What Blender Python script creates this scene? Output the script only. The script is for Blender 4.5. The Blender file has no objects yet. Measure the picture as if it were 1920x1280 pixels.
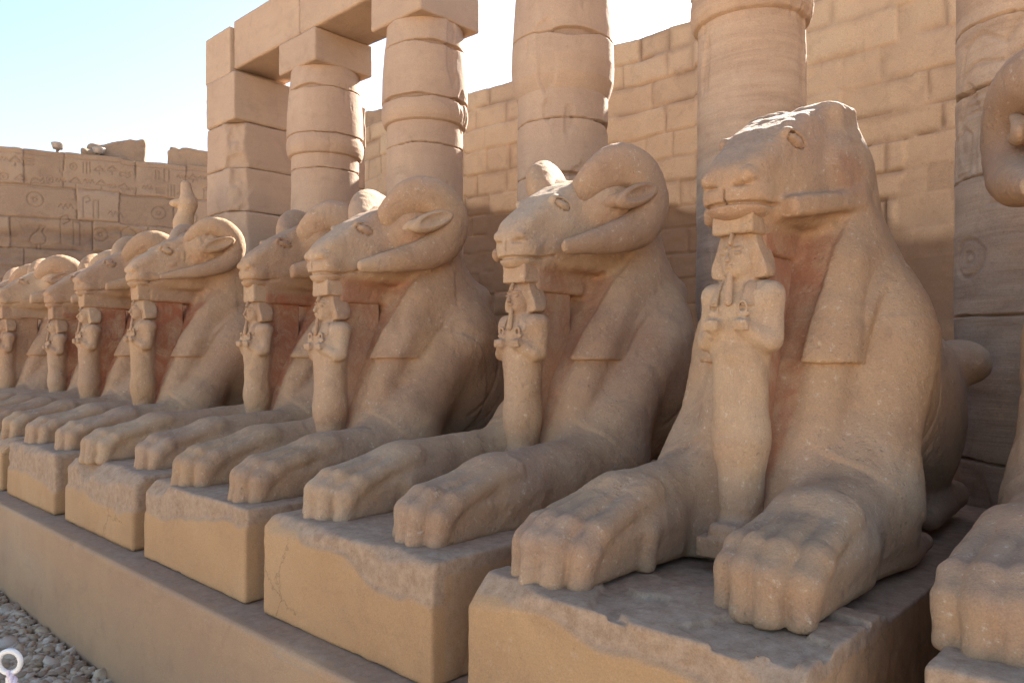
import bpy, math, random
import numpy as np
R = math.radians

# ------------------------------------------------------------------ camera, sky, sun, exposure
scene = bpy.context.scene
COL = scene.collection
cam_data = bpy.data.cameras.new("camera")
cam_data.sensor_width = 36.0
cam_data.lens = 36.0 * 1427.0 / 1920.0
cam_data.shift_y = 20.0 / 1920.0
cam_data.clip_start = 0.05
cam_data.clip_end = 5000.0
cam = bpy.data.objects.new("camera", cam_data)
COL.objects.link(cam)
cam.location = (0.0, 0.0, 1.65)
cam.rotation_euler = (R(90), 0.0, R(43.2))
scene.camera = cam

SUN_EL, SUN_AZ = 32.7, 11.0           # elevation; degrees left of +Y (behind the colonnade)
sdir = (-math.sin(R(SUN_AZ)) * math.cos(R(SUN_EL)), math.cos(R(SUN_AZ)) * math.cos(R(SUN_EL)), math.sin(R(SUN_EL)))
world = bpy.data.worlds.new("World")
scene.world = world
world.use_nodes = True
wn = world.node_tree
sky = wn.nodes.new("ShaderNodeTexSky")
sky.sky_type = 'NISHITA'
sky.sun_disc = False
sky.sun_elevation = R(SUN_EL)
sky.sun_rotation = R(-SUN_AZ)
sky.air_density = 1.0
sky.dust_density = 1.0
sky.ozone_density = 1.0
bg = next(n for n in wn.nodes if n.type == 'BACKGROUND')
wn.links.new(sky.outputs[0], bg.inputs[0])
bg.inputs[1].default_value = 0.057
sun_data = bpy.data.lights.new("sun", 'SUN')
sun_data.energy = 5.0
sun_data.angle = R(0.53)
sun_data.color = (1.0, 0.93, 0.82)
sun = bpy.data.objects.new("sun", sun_data)
COL.objects.link(sun)
from mathutils import Vector
sun.rotation_euler = Vector(sdir).to_track_quat('Z', 'Y').to_euler()
sun.location = (-3, 20, 14)
scene.view_settings.view_transform = 'Standard'
scene.view_settings.look = 'None'
scene.view_settings.gamma = 1.0
scene.view_settings.exposure = 2.62
scene.cycles.max_bounces = 8
scene.cycles.diffuse_bounces = 5

# ------------------------------------------------------------------ numpy helpers
f4 = np.float32

def _hash(*ints):
    h = np.zeros(ints[0].shape, np.uint32)
    for k, v in zip((374761393, 668265263, 2147483647, 1274126177), ints):
        h = h + v.astype(np.int64).astype(np.uint32) * np.uint32(k)
        h ^= h >> np.uint32(13)
        h *= np.uint32(1274126177)
    h ^= h >> np.uint32(16)
    return (h & np.uint32(0xffffff)).astype(f4) / f4(0xffffff)

def noise2(x, y, seed=0):
    ix, iy = np.floor(x), np.floor(y)
    fx, fy = (x - ix).astype(f4), (y - iy).astype(f4)
    fx = fx * fx * (3 - 2 * fx); fy = fy * fy * (3 - 2 * fy)
    s = np.full(ix.shape, seed, np.int64)
    a = _hash(ix, iy, s); b = _hash(ix + 1, iy, s); c = _hash(ix, iy + 1, s); d = _hash(ix + 1, iy + 1, s)
    return ((a + (b - a) * fx) + ((c + (d - c) * fx) - (a + (b - a) * fx)) * fy) * 2 - 1

def fbm2(x, y, octv=4, seed=0, gain=0.5):
    o, a, t = 0, 1.0, 0.0
    for k in range(octv):
        o = o + a * noise2(x * 2 ** k + 17.3 * k, y * 2 ** k - 9.1 * k, seed + k); t += a; a *= gain
    return o / t

def noise3(P, seed=0):
    I = np.floor(P); F = (P - I).astype(f4); F = F * F * (3 - 2 * F)
    s = np.full(I.shape[0], seed, np.int64)
    r = 0
    for i in (0, 1):
        wx = F[:, 0] if i else 1 - F[:, 0]
        for j in (0, 1):
            wy = F[:, 1] if j else 1 - F[:, 1]
            for k in (0, 1):
                wz = F[:, 2] if k else 1 - F[:, 2]
                r = r + wx * wy * wz * _hash(I[:, 0] + i, I[:, 1] + j, I[:, 2] + k, s)
    return r * 2 - 1

def fbm3(P, octv=4, seed=0, gain=0.5):
    o, a, t = 0, 1.0, 0.0
    for k in range(octv):
        o = o + a * noise3(P * (2.0 ** k) + 13.7 * k, seed + k); t += a; a *= gain
    return o / t

def sstep(a, b, x):
    t = np.clip((x - a) / (b - a), 0, 1)
    return t * t * (3 - 2 * t)

# signed distance primitives; P is (N,3)
def V(*a): return np.array(a, f4)
def ell(P, c, r):
    q = P - V(*c); r = V(*r)
    k0 = np.sqrt(((q / r) ** 2).sum(1)); k1 = np.sqrt(((q / (r * r)) ** 2).sum(1)) + 1e-6
    return k0 * (k0 - 1) / k1
def rcone(P, a, b, ra, rb, sc=None):
    a, b = V(*a), V(*b)
    if sc is not None:
        s = V(*sc); P = P / s; a = a / s; b = b / s
    ab = b - a; t = np.clip(((P - a) @ ab) / (ab @ ab), 0, 1)
    d = np.sqrt(((P - a - t[:, None] * ab) ** 2).sum(1)) - (ra + (rb - ra) * t)
    return d * (min(sc) if sc is not None else 1)
def rbox(P, c, h, r=0.01):
    q = np.abs(P - V(*c)) - (V(*h) - r)
    return np.sqrt((np.maximum(q, 0) ** 2).sum(1)) + np.minimum(q.max(1), 0) - r
def smin(a, b, k):
    h = np.maximum(k - np.abs(a - b), 0) / k
    return np.minimum(a, b) - h * h * k * 0.25
def smax(a, b, k): return -smin(-a, -b, k)
def rotz(P, c, ang):
    q = P - V(*c); ca, sa = math.cos(ang), math.sin(ang)
    return np.stack([q[:, 0] * ca + q[:, 1] * sa, -q[:, 0] * sa + q[:, 1] * ca, q[:, 2]], 1) + V(*c)
def rotx(P, c, ang):
    q = P - V(*c); ca, sa = math.cos(ang), math.sin(ang)
    return np.stack([q[:, 0], q[:, 1] * ca + q[:, 2] * sa, -q[:, 1] * sa + q[:, 2] * ca], 1) + V(*c)
def absx(P):
    Q = P.copy(); Q[:, 0] = np.abs(Q[:, 0]); return Q

def mesh_sdf(f, lo, hi, h, c=4):
    """surface nets of f on a sparse grid -> vertices, quads"""
    lo, hi = np.array(lo, float), np.array(hi, float)
    nb = np.ceil((hi - lo) / (h * c)).astype(int) + 1
    bi = np.stack(np.meshgrid(*[np.arange(k) for k in nb], indexing='ij'), -1).reshape(-1, 3)
    ctr = (lo + (bi * c + (c - 1) / 2) * h).astype(f4)
    dc = f(ctr)
    n = nb * c
    G = np.repeat(np.repeat(np.repeat(np.sign(dc).reshape(nb).astype(f4), c, 0), c, 1), c, 2)
    act = bi[np.abs(dc) < 1.7 * h * c]
    off = np.stack(np.meshgrid(*[np.arange(c)] * 3, indexing='ij'), -1).reshape(-1, 3)
    idx = (act[:, None, :] * c + off[None]).reshape(-1, 3)
    vals = np.empty(len(idx), f4)
    for s in range(0, len(idx), 400000):
        e = s + 400000
        vals[s:e] = f((lo + idx[s:e] * h).astype(f4))
    G[idx[:, 0], idx[:, 1], idx[:, 2]] = vals
    S = G < 0
    cnt = np.zeros(tuple(n - 1), np.uint8)
    for i in (0, 1):
        for j in (0, 1):
            for k in (0, 1):
                cnt += S[i:n[0] - 1 + i, j:n[1] - 1 + j, k:n[2] - 1 + k]
    cells = np.argwhere((cnt > 0) & (cnt < 8))
    imap = np.full(tuple(n - 1), -1, np.int32)
    imap[cells[:, 0], cells[:, 1], cells[:, 2]] = np.arange(len(cells))
    corner = {}
    for o in [(i, j, k) for i in (0, 1) for j in (0, 1) for k in (0, 1)]:
        q = cells + o
        corner[o] = G[q[:, 0], q[:, 1], q[:, 2]]
    acc = np.zeros((len(cells), 3)); w = np.zeros(len(cells))
    for o in corner:
        for ax in range(3):
            if o[ax] == 0:
                o2 = list(o); o2[ax] = 1; o2 = tuple(o2)
                a, b = corner[o], corner[o2]
                m = (a < 0) != (b < 0)
                t = np.where(m, a / np.where(m, a - b, 1), 0)
                p = np.tile(np.array(o, float), (len(cells), 1)); p[:, ax] += t
                acc[m] += p[m]; w[m] += 1
    Vv = lo + (cells + acc / w[:, None]) * h
    quads = []
    for ax in range(3):
        u, v = (ax + 1) % 3, (ax + 2) % 3
        sl0 = [slice(None)] * 3; sl1 = [slice(None)] * 3
        sl0[ax] = slice(0, -1); sl1[ax] = slice(1, None)
        A, B = S[tuple(sl0)], S[tuple(sl1)]
        e = np.argwhere(A != B)
        e = e[(e[:, u] > 0) & (e[:, v] > 0) & (e[:, u] < n[u] - 1) & (e[:, v] < n[v] - 1)]
        inside0 = A[e[:, 0], e[:, 1], e[:, 2]]
        q = []
        for du, dv in ((1, 1), (0, 1), (0, 0), (1, 0)):
            cc = e.copy(); cc[:, u] -= du; cc[:, v] -= dv
            q.append(imap[cc[:, 0], cc[:, 1], cc[:, 2]])
        q = np.stack(q, 1)
        q[~inside0] = q[~inside0][:, ::-1]
        quads.append(q)
    Q = np.concatenate(quads); Q = Q[(Q >= 0).all(1)]
    # one projection step on to the true surface
    P = Vv.astype(f4); e = f4(h * 0.5)
    d = f(P)
    g = np.stack([f(P + V(*(e if i == a else 0 for i in range(3)))) - d for a in range(3)], 1) / e
    P = P - np.clip(d, -h, h)[:, None] * g / np.maximum((g * g).sum(1), 0.3)[:, None]
    return P, Q

def normals_of(P, Q):
    N = np.zeros_like(P)
    n = np.cross(P[Q[:, 2]] - P[Q[:, 0]], P[Q[:, 3]] - P[Q[:, 1]])
    for k in range(4): np.add.at(N, Q[:, k], n)
    return N / (np.linalg.norm(N, axis=1)[:, None] + 1e-12)

def make_mesh(name, P, Q, mat, attrs=None, smooth=True):
    me = bpy.data.meshes.new(name)
    P = np.asarray(P, f4); Q = np.asarray(Q, np.int32); k = Q.shape[1]
    me.vertices.add(len(P)); me.vertices.foreach_set("co", P.ravel())
    me.loops.add(Q.size); me.loops.foreach_set("vertex_index", Q.ravel())
    me.polygons.add(len(Q)); me.polygons.foreach_set("loop_start", np.arange(0, Q.size, k, dtype=np.int32))
    me.polygons.foreach_set("use_smooth", np.full(len(Q), smooth))
    me.update(calc_edges=True); me.validate()
    for a, v in (attrs or {}).items():
        at = me.attributes.new(a, 'FLOAT', 'POINT'); at.data.foreach_set("value", np.asarray(v, f4))
    if mat: me.materials.append(mat)
    return me

def link(name, data, parent=None, loc=(0, 0, 0), rot=(0, 0, 0)):
    o = bpy.data.objects.new(name, data); COL.objects.link(o)
    o.location = loc; o.rotation_euler = rot
    if parent: o.parent = parent
    return o
def thing(name, label, cat, loc=(0, 0, 0), rot=(0, 0, 0), group=None, data=None):
    o = link(name, data, None, loc, rot); o["label"] = label; o["category"] = cat
    if group: o["group"] = group
    return o
def structure(name, data, loc=(0, 0, 0)):
    o = link(name, data, None, loc); o["kind"] = "structure"; return o

# ------------------------------------------------------------------ materials
def ramp(nt, src, stops):
    r = nt.nodes.new("ShaderNodeValToRGB"); nt.links.new(src, r.inputs[0])
    e = r.color_ramp.elements
    while len(e) < len(stops): e.new(0.5)
    for el, (p, c) in zip(e, stops):
        el.position = p; el.color = c if len(c) == 4 else (*c, 1)
    return r.outputs[0]

def stone(name, base, ochre, dark, pale, fine=90.0, strata=0.0, bump=0.35, red=False, dark_amt=0.5, fleck=0.6, tint=True, weather=True, strata_bump=0.0, pits=1.0, crack_scale=1.6, crack_amt=0.0):
    m = bpy.data.materials.new(name); m.use_nodes = True
    nt = m.node_tree; N = nt.nodes; L = nt.links
    bs = N["Principled BSDF"]; bs.inputs["Roughness"].default_value = 0.88
    bs.inputs["Specular IOR Level"].default_value = 0.25
    geo = N.new("ShaderNodeTexCoord"); co = geo.outputs["Object"]
    info = N.new("ShaderNodeObjectInfo")
    add = N.new("ShaderNodeVectorMath"); add.operation = 'MULTIPLY_ADD'
    comb = N.new("ShaderNodeCombineXYZ"); 
    for i in range(3): L.new(info.outputs["Random"], comb.inputs[i])
    add.inputs[1].default_value = (37.0, 53.0, 11.0); L.new(comb.outputs[0], add.inputs[0]); L.new(co, add.inputs[2])
    co = add.outputs[0]
    def nz(scale, detail=5, rough=0.6, vec=co, dist=0.0):
        n = N.new("ShaderNodeTexNoise"); n.inputs["Scale"].default_value = scale; n.inputs["Detail"].default_value = detail
        n.inputs["Roughness"].default_value = rough; n.inputs["Distortion"].default_value = dist; L.new(vec, n.inputs["Vector"]); return n.outputs[0]
    def mix(fac, a, b, mode='MIX'):
        x = N.new("ShaderNodeMix"); x.data_type = 'RGBA'; x.blend_type = mode
        for s, v in ((0, fac), (6, a), (7, b)):
            if hasattr(v, "links"): L.new(v, x.inputs[s])
            else: x.inputs[s].default_value = v if s == 0 else (*v, 1)
        return x.outputs[2]
    def mapr(v, a, b, c=0.0, d=1.0):
        x = N.new("ShaderNodeMapRange"); x.inputs[1].default_value = a; x.inputs[2].default_value = b
        x.inputs[3].default_value = c; x.inputs[4].default_value = d; x.clamp = True; L.new(v, x.inputs[0]); return x.outputs[0]
    def attr(nm):
        a = N.new("ShaderNodeAttribute"); a.attribute_name = nm; return a.outputs["Fac"]
    def mul(a, b):
        x = N.new("ShaderNodeMath"); x.operation = 'MULTIPLY'
        for s, v in ((0, a), (1, b)):
            if hasattr(v, "links"): L.new(v, x.inputs[s])
            else: x.inputs[s].default_value = v
        return x.outputs[0]
    c = mix(mapr(nz(2.3, 6, 0.62, dist=0.4), 0.38, 0.66), base, ochre)
    c = mix(mul(mapr(nz(5.5, 7, 0.7, dist=0.8), 0.52, 0.75), dark_amt), c, dark)
    if strata > 0:
        mp = N.new("ShaderNodeMapping"); mp.inputs["Scale"].default_value = (0.7, 0.7, 9.0); L.new(co, mp.inputs[0])
        sn = nz(1.6, 7, 0.65, mp.outputs[0], 0.6)
        c = mix(mul(mapr(sn, 0.46, 0.68), strata), c, dark)
        c = mix(mul(mapr(sn, 0.46, 0.30), strata * 0.6), c, pale)
    c = mix(mul(mapr(nz(42, 7, 0.75), 0.58, 0.70), min(1.0, fleck * 1.3)), c, pale)
    c = mix(mul(mapr(nz(55, 6, 0.75), 0.58, 0.72), 0.6), c, dark)
    ve = N.new("ShaderNodeTexVoronoi"); ve.feature = 'DISTANCE_TO_EDGE'; ve.inputs["Scale"].default_value = crack_scale
    wv = N.new("ShaderNodeVectorMath"); wv.operation = 'MULTIPLY_ADD'; wv.inputs[1].default_value = (0.35, 0.35, 0.35)
    nv = N.new("ShaderNodeTexNoise"); nv.inputs["Scale"].default_value = 3.5; nv.inputs["Detail"].default_value = 7; nv.inputs["Roughness"].default_value = 0.7
    L.new(co, nv.inputs["Vector"]); L.new(nv.outputs["Color"], wv.inputs[0]); L.new(co, wv.inputs[2]); L.new(wv.outputs[0], ve.inputs["Vector"])
    crack = mul(mapr(ve.outputs["Distance"], 0.011, 0.003), mul(mapr(nz(1.7, 4, 0.6), 0.54, 0.60), crack_amt))
    c = mix(mul(crack, 0.7), c, tuple(v * 0.45 for v in dark))
    if tint:
        t = attr("tint")
        c = mix(mapr(t, 0.0, 1.0, 0.0, 0.8), c, pale)
        c = mix(mapr(t, 0.0, -1.0, 0.0, 0.85), c, dark)
    if weather:
        w = attr("weather")
        c = mix(mul(w, 0.8), c, mix(mapr(nz(26, 6, 0.75), 0.35, 0.65), (0.235, 0.155, 0.108), (0.45, 0.325, 0.23)))
    if red:
        rr = mul(attr("red"), mapr(nz(7.0, 8, 0.75, dist=0.6), 0.36, 0.56, 0.12, 1.0))
        c = mix(mul(rr, 0.86), c, (0.31, 0.098, 0.046))
    g = mapr(nz(fine * 2.4, 5, 0.75), 0.28, 0.72, 0.80, 1.20)
    c2 = N.new("ShaderNodeMix"); c2.data_type = 'RGBA'; c2.blend_type = 'MULTIPLY'; c2.inputs[0].default_value = 1.0
    L.new(c, c2.inputs[6]); L.new(g, c2.inputs[7])
    L.new(c2.outputs[2], bs.inputs["Base Color"])
    b1 = N.new("ShaderNodeBump"); b1.inputs["Strength"].default_value = bump; b1.inputs["Distance"].default_value = 0.012
    L.new(nz(fine * 0.3, 9, 0.68), b1.inputs["Height"])
    b2 = N.new("ShaderNodeBump"); b2.inputs["Strength"].default_value = bump * 0.8 * pits; b2.inputs["Distance"].default_value = 0.004; b2.invert = True
    vo = N.new("ShaderNodeTexVoronoi"); vo.inputs["Scale"].default_value = fine * 0.55; L.new(co, vo.inputs["Vector"])
    pit = mul(mapr(vo.outputs["Distance"], 0.32, 0.12), mapr(nz(6.0, 4), 0.5, 0.62))
    mx = N.new("ShaderNodeMath"); mx.operation = 'MAXIMUM'; L.new(pit, mx.inputs[0]); L.new(crack, mx.inputs[1])
    L.new(mx.outputs[0], b2.inputs["Height"]); L.new(b1.outputs[0], b2.inputs["Normal"])
    b4 = N.new("ShaderNodeBump"); b4.inputs["Strength"].default_value = bump * 0.9; b4.inputs["Distance"].default_value = 0.0035
    L.new(nz(fine * 1.6, 6, 0.72), b4.inputs["Height"]); L.new(b2.outputs[0], b4.inputs["Normal"])
    last = b4.outputs[0]
    if strata_bump > 0:
        mp2 = N.new("ShaderNodeMapping"); mp2.inputs["Scale"].default_value = (1.0, 1.0, 22.0); L.new(co, mp2.inputs[0])
        b3 = N.new("ShaderNodeBump"); b3.inputs["Strength"].default_value = strata_bump; b3.inputs["Distance"].default_value = 0.02
        L.new(nz(1.8, 6, 0.6, mp2.outputs[0], 0.5), b3.inputs["Height"]); L.new(last, b3.inputs["Normal"]); last = b3.outputs[0]
    L.new(last, bs.inputs["Normal"])
    return m

M_sphinx = stone("sphinx_sandstone", (0.395, 0.240, 0.146), (0.45, 0.284, 0.158), (0.225, 0.130, 0.080), (0.58, 0.46, 0.33), red=True, dark_amt=0.7, bump=0.8, fleck=0.8)
M_plinth = stone("plinth_sandstone", (0.44, 0.252, 0.122), (0.48, 0.280, 0.135), (0.28, 0.155, 0.085), (0.56, 0.42, 0.27), crack_amt=0.6, dark_amt=0.35, fleck=0.35, bump=0.25)
M_bench = stone("bench_plaster", (0.42, 0.250, 0.142), (0.46, 0.278, 0.150), (0.28, 0.17, 0.105), (0.58, 0.46, 0.32), dark_amt=0.5, fleck=0.2, bump=0.18, pits=0.3)
M_column = stone("column_sandstone", (0.405, 0.275, 0.185), (0.445, 0.302, 0.195), (0.225, 0.142, 0.094), (0.50, 0.38, 0.275), strata=0.5, bump=0.3, strata_bump=0.35, fleck=0.3, fine=60)
M_block = stone("block_sandstone", (0.375, 0.262, 0.185), (0.41, 0.288, 0.196), (0.235, 0.158, 0.113), (0.50, 0.39, 0.29), strata=0.10, bump=0.3, fleck=0.25, fine=60)
M_drum = stone("drum_sandstone", (0.375, 0.258, 0.182), (0.42, 0.290, 0.195), (0.235, 0.155, 0.11), (0.50, 0.38, 0.28), strata=0.12, bump=0.3, strata_bump=0.08, fleck=0.25, fine=60)
M_wall = stone("wall_sandstone", (0.455, 0.308, 0.192), (0.49, 0.338, 0.204), (0.155, 0.088, 0.052), (0.56, 0.43, 0.28), bump=0.35, fleck=0.25, fine=50, dark_amt=0.3)
M_pylon = stone("pylon_sandstone", (0.29, 0.190, 0.123), (0.33, 0.22, 0.138), (0.155, 0.096, 0.066), (0.47, 0.355, 0.26), bump=0.4, fleck=0.25, fine=40)

def plain(name, col, rough=0.6, metal=0.0, var=0.15, scale=30):
    m = bpy.data.materials.new(name); m.use_nodes = True
    nt = m.node_tree; bs = nt.nodes["Principled BSDF"]
    bs.inputs["Roughness"].default_value = rough; bs.inputs["Metallic"].default_value = metal
    tc = nt.nodes.new("ShaderNodeTexCoord"); n = nt.nodes.new("ShaderNodeTexNoise"); n.inputs["Scale"].default_value = scale; n.inputs["Detail"].default_value = 6
    nt.links.new(tc.outputs["Object"], n.inputs["Vector"])
    c = ramp(nt, n.outputs[0], [(0.3, tuple(x * (1 - var) for x in col)), (0.7, tuple(min(1, x * (1 + var)) for x in col))])
    nt.links.new(c, bs.inputs["Base Color"])
    return m

# ------------------------------------------------------------------ the ground
def grid_plane(name, x0, x1, y0, y1, z, mat):
    P = np.array([(x0, y0, z), (x1, y0, z), (x1, y1, z), (x0, y1, z)]); return make_mesh(name, P, np.array([[0, 1, 2, 3]]), mat)
M_ground = stone("sandy_ground", (0.64, 0.475, 0.32), (0.67, 0.50, 0.34), (0.50, 0.37, 0.26), (0.66, 0.55, 0.40), tint=False, weather=False, fine=30)
structure("ground", grid_plane("ground", -1500, 1500, -1500, 1500, 0.0, M_ground))

# ------------------------------------------------------------------ the sphinxes
def body_sdf(P, b, hz, style, wide, poff, jaw, lean, sy):
    """ram-headed lion, lying; x lateral, y back, z up from the plinth; b = set-back of all behind the paws"""
    A0 = absx(P)
    A = A0.copy(); A[:, 1] -= np.where(P[:, 0] > 0, poff[1], poff[0]) * sstep(1.0, 0.45, A[:, 1])
    W = A0.copy(); W[:, 1] -= b + lean * np.clip(P[:, 2] - 0.5, 0, 0.6)                           # body frame
    Cw = W.copy(); Cw[:, 1] -= 0.31 * Cw[:, 2]           # sheared frame of the chest plane
    chest = rbox(Cw, (0, 1.06, 0.44), (0.245, 0.34, 0.60), 0.11)
    torso = rcone(W, (0, 1.42, 0.44), (0, 1.88, 0.42), 0.36, 0.31)
    neck = rcone(W, (0, 1.265, 1.28 + hz), (0, 1.42, 0.72), 0.230, 0.27)
    core = smin(smin(chest, torso, 0.15), neck, 0.16)
    d = core
    sh = rcone(W, (0.290, 1.03, 0.20), (0.268, 1.27 + sy, 0.72), 0.125, 0.150)
    sh = smin(sh, ell(W, (0.268, 1.31 + sy, 0.64), (0.150, 0.23, 0.32)), 0.06)
    d = smin(d, sh, 0.08)
    d = smin(d, rcone(W, (0.285, 1.05, 0.30), (0.280, 1.06, 0.08), 0.125, 0.110), 0.06)
    for rr_ in (0.40, 0.47):
        fo = np.abs(np.sqrt((W[:, 1] - 1.12 - sy) ** 2 + (W[:, 2] - 0.72) ** 2) - rr_ + 0.25 * (W[:, 2] - 0.5))
        d = d + 0.008 * sstep(0.016, 0.0, fo) * sstep(0.25, 0.3, W[:, 0]) * sstep(1.24, 1.32, W[:, 1] - sy) * sstep(0.14, 0.25, W[:, 2])
    # hind quarters
    h = ell(W, (0.24, 1.74, 0.40), (0.16, 0.36, 0.35))
    h = smin(h, ell(W, (0.325, 2.02, 0.605), (0.115, 0.16, 0.095)), 0.05)
    h = smin(h, rcone(W, (0.30, 2.02, 0.06), (0.33, 1.55, 0.05), 0.06, 0.05), 0.05)
    d = smin(d, h, 0.09)
    # fore legs: from the elbow (body frame) to the wrist (paw frame)
    fx = 0.285 * wide
    fl = rcone(A, (0.285, 1.00 + b, 0.155), (fx, 0.46, 0.146), 0.134, 0.114)
    fl = smin(fl, rcone(A, (0.285, 1.00 + b, 0.05), (fx, 0.46, 0.045), 0.120, 0.104), 0.08)
    fl = smin(fl, rcone(A, (0.395, 1.25 + b, 0.02), (0.375, 0.70 + b, 0.012), 0.032, 0.026), 0.012)
    d = smin(d, fl, 0.13)
    arc = np.sqrt((W[:, 1] - 1.17) ** 2 + (W[:, 2] - 0.44) ** 2)      # carved line where the upper leg overlaps the forearm
    d = d - 0.007 * sstep(0.345, 0.325, arc) * sstep(0.9, 0.7, W[:, 2]) * sstep(0.12, 0.17, A[:, 0])
    paw = smin(ell(A, (fx, 0.50, 0.125), (0.126, 0.27, 0.092)), rbox(A, (fx, 0.370, 0.055), (0.130, 0.265, 0.070), 0.03), 0.06)
    toes = None
    for i, (fy, tz) in enumerate(((0.080, 0.122), (0.038, 0.136), (0.028, 0.136), (0.064, 0.124))):
        x = fx + 0.066 * (i - 1.5); xr = fx + 0.050 * (i - 1.5)
        t = rcone(A, (xr, 0.50, 0.204), (x, fy + 0.115, tz + 0.006), 0.042, 0.039)
        t = smin(t, rcone(A, (x, fy + 0.115, tz + 0.004), (x, fy + 0.058, tz - 0.034), 0.039, 0.038), 0.03)
        t = smin(t, rcone(A, (x, fy + 0.055, tz - 0.040), (x, fy + 0.036, 0.0), 0.038, 0.037), 0.04)
        toes = t if toes is None else smin(toes, t, 0.013)
    paw = smin(paw, toes, 0.016)
    paw = smin(paw, smin(rcone(A, (fx - 0.090, 0.54, 0.120), (fx - 0.120, 0.425, 0.100), 0.038, 0.034), rcone(A, (fx - 0.121, 0.420, 0.090), (fx - 0.122, 0.412, 0.0), 0.033, 0.033), 0.02), 0.014)
    d = smin(d, paw, 0.05)
    # shoulder-blade ridge
    # head
    Hd = A0.copy(); Hd[:, 1] -= b; Hd[:, 2] -= hz
    hy_, hz_ = Hd[:, 1], Hd[:, 2]
    zt = np.interp(hy_, (0.55, 0.66, 0.74, 0.86, 0.98, 1.12, 1.3), (1.175, 1.238, 1.296, 1.385, 1.452, 1.500, 1.46)).astype(f4)
    wd = np.interp(hy_, (0.60, 0.68, 0.78, 0.90, 1.05, 1.25), (0.082, 0.094, 0.106, 0.134, 0.164, 0.178)).astype(f4)
    sd_ = Hd[:, 0] - wd + 0.12 * np.maximum(hz_ - 1.24, 0) + 0.30 * np.maximum(1.13 - hz_, 0)
    e = smax(smax(sd_ * 0.95, (hz_ - zt) * 0.84, 0.045), smax(0.635 - hy_, hy_ - 1.30, 0.05), 0.075)
    e = smax(e, 1.062 + jaw - hz_, 0.05)
    e = smin(e, rbox(Hd, (0, 1.06, 1.025 + jaw), (0.072, 0.30, 0.065), 0.02), 0.03)
    e = smin(e, ell(Hd, (0, 0.715, 1.135 + 0.6 * jaw), (0.103, 0.078, 0.068 - 0.4 * jaw)), 0.03)
    e = smin(e, rcone(Hd, (0.045, 0.69, 1.205), (0.075, 0.88, 1.32), 0.020, 0.028), 0.04)
    er = rotx(Hd, (0.12, 0.885, 1.335), -0.30)
    eye = ell(er, (0.110, 0.885, 1.328), (0.022, 0.048, 0.020))
    lid = ell(er, (0.106, 0.892, 1.334), (0.027, 0.078, 0.036))
    e = smin(e, lid, 0.016)
    if EYE_FINE: e = smax(e, -(eye - 0.005), 0.012)
    else:
        e = smax(e, -(eye - 0.005), 0.020); eye = eye - 0.0015
    e = smin(e, eye, 0.004)
    nj = 0.5 * jaw
    e = smin(e, ell(Hd, (0, 0.70, 1.195 + nj), (0.066, 0.060, 0.046)), 0.03)
    e = smin(e, ell(rotz(Hd, (0.05, 0.685, 1.19 + nj), 0.5), (0.048, 0.680, 1.190 + nj), (0.036, 0.052, 0.034)), 0.010)
    e = smax(e, -ell(Hd, (0.056, 0.640, 1.162 + nj), (0.030, 0.016, 0.006)), 0.012)
    zm = 1.108 + jaw + 0.02 * sstep(0.74, 0.86, Hd[:, 1])
    groove = np.maximum(np.maximum(np.abs(Hd[:, 2] - zm) - 0.0055, Hd[:, 1] - 0.845), -(e + 0.014))
    e = smax(e, -groove, 0.006)
    gv = np.maximum(np.maximum(np.abs(Hd[:, 0]) - 0.004, np.abs(Hd[:, 2] - 1.13) - 0.022), -(e + 0.008))
    e = smax(e, -gv, 0.005)
    if style == 'broken':
        stub = rbox(rotx(Hd, (0.12, 1.19, 1.41), 0.12), (0.100, 1.20, 1.430), (0.080, 0.085, 0.080), 0.03)
        e = smin(e, stub, 0.05)
        e = smin(e, rbox(rotx(rotz(Hd, (0.158, 1.02, 1.142), -0.16), (0.158, 1.02, 1.142), 0.17), (0.150, 1.02, 1.142), (0.050, 0.235, 0.034), 0.022), 0.02)
        e = smin(e, ell(Hd, (0.15, 1.14, 1.28), (0.06, 0.09, 0.12)), 0.04)
    else:
        e = smin(e, ell(Hd, (0.150, 1.20, 1.36), (0.132, 0.18, 0.17)), 0.06)
    d = smin(d, e, 0.035)
    # wig lappets: a raised band that follows the chest
    xc = 0.205 + 0.13 * (P[:, 2] - 0.62)
    band = np.maximum(np.abs(A[:, 0] - xc) - 0.075, np.abs(P[:, 2] - 0.93) - 0.315)
    band = np.maximum(band, W[:, 1] - 1.30)
    lap = smax(np.minimum(core, smin(core, sh, 0.08) + 0.012) - (0.030 * sstep(0.95, 0.72, P[:, 2]) + 0.010 * sstep(1.24, 1.0, P[:, 2])), band, 0.016)
    d = smin(d, lap, 0.010)
    # cut below the slab
    d = smax(d, -(P[:, 2] + 0.02), 0.01)
    return d

HORN = [(.045, 1.08, 1.340, .085), (.120, 1.050, 1.420, .088), (.185, 1.10, 1.500, .102), (.232, 1.175, 1.535, .110), (.265, 1.265, 1.510, .116), (.282, 1.325, 1.435, .117),
        (.284, 1.325, 1.345, .113), (.278, 1.265, 1.265, .102), (.264, 1.155, 1.210, .086), (.243, 1.02, 1.172, .067), (.222, .905, 1.145, .050), (.203, .80, 1.122, .033)]
def catmull(pts, n=4):
    p = np.array(pts); p = np.concatenate([[2 * p[0] - p[1]], p, [2 * p[-1] - p[-2]]]); out = []
    for i in range(1, len(p) - 2):
        for t in np.linspace(0, 1, n, endpoint=False):
            out.append(0.5 * (2 * p[i] + (p[i + 1] - p[i - 1]) * t + (2 * p[i - 1] - 5 * p[i] + 4 * p[i + 1] - p[i + 2]) * t ** 2 + (3 * p[i] - p[i - 1] - 3 * p[i + 1] + p[i + 2]) * t ** 3))
    return [tuple(q) for q in out] + [tuple(p[-2])]
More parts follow.
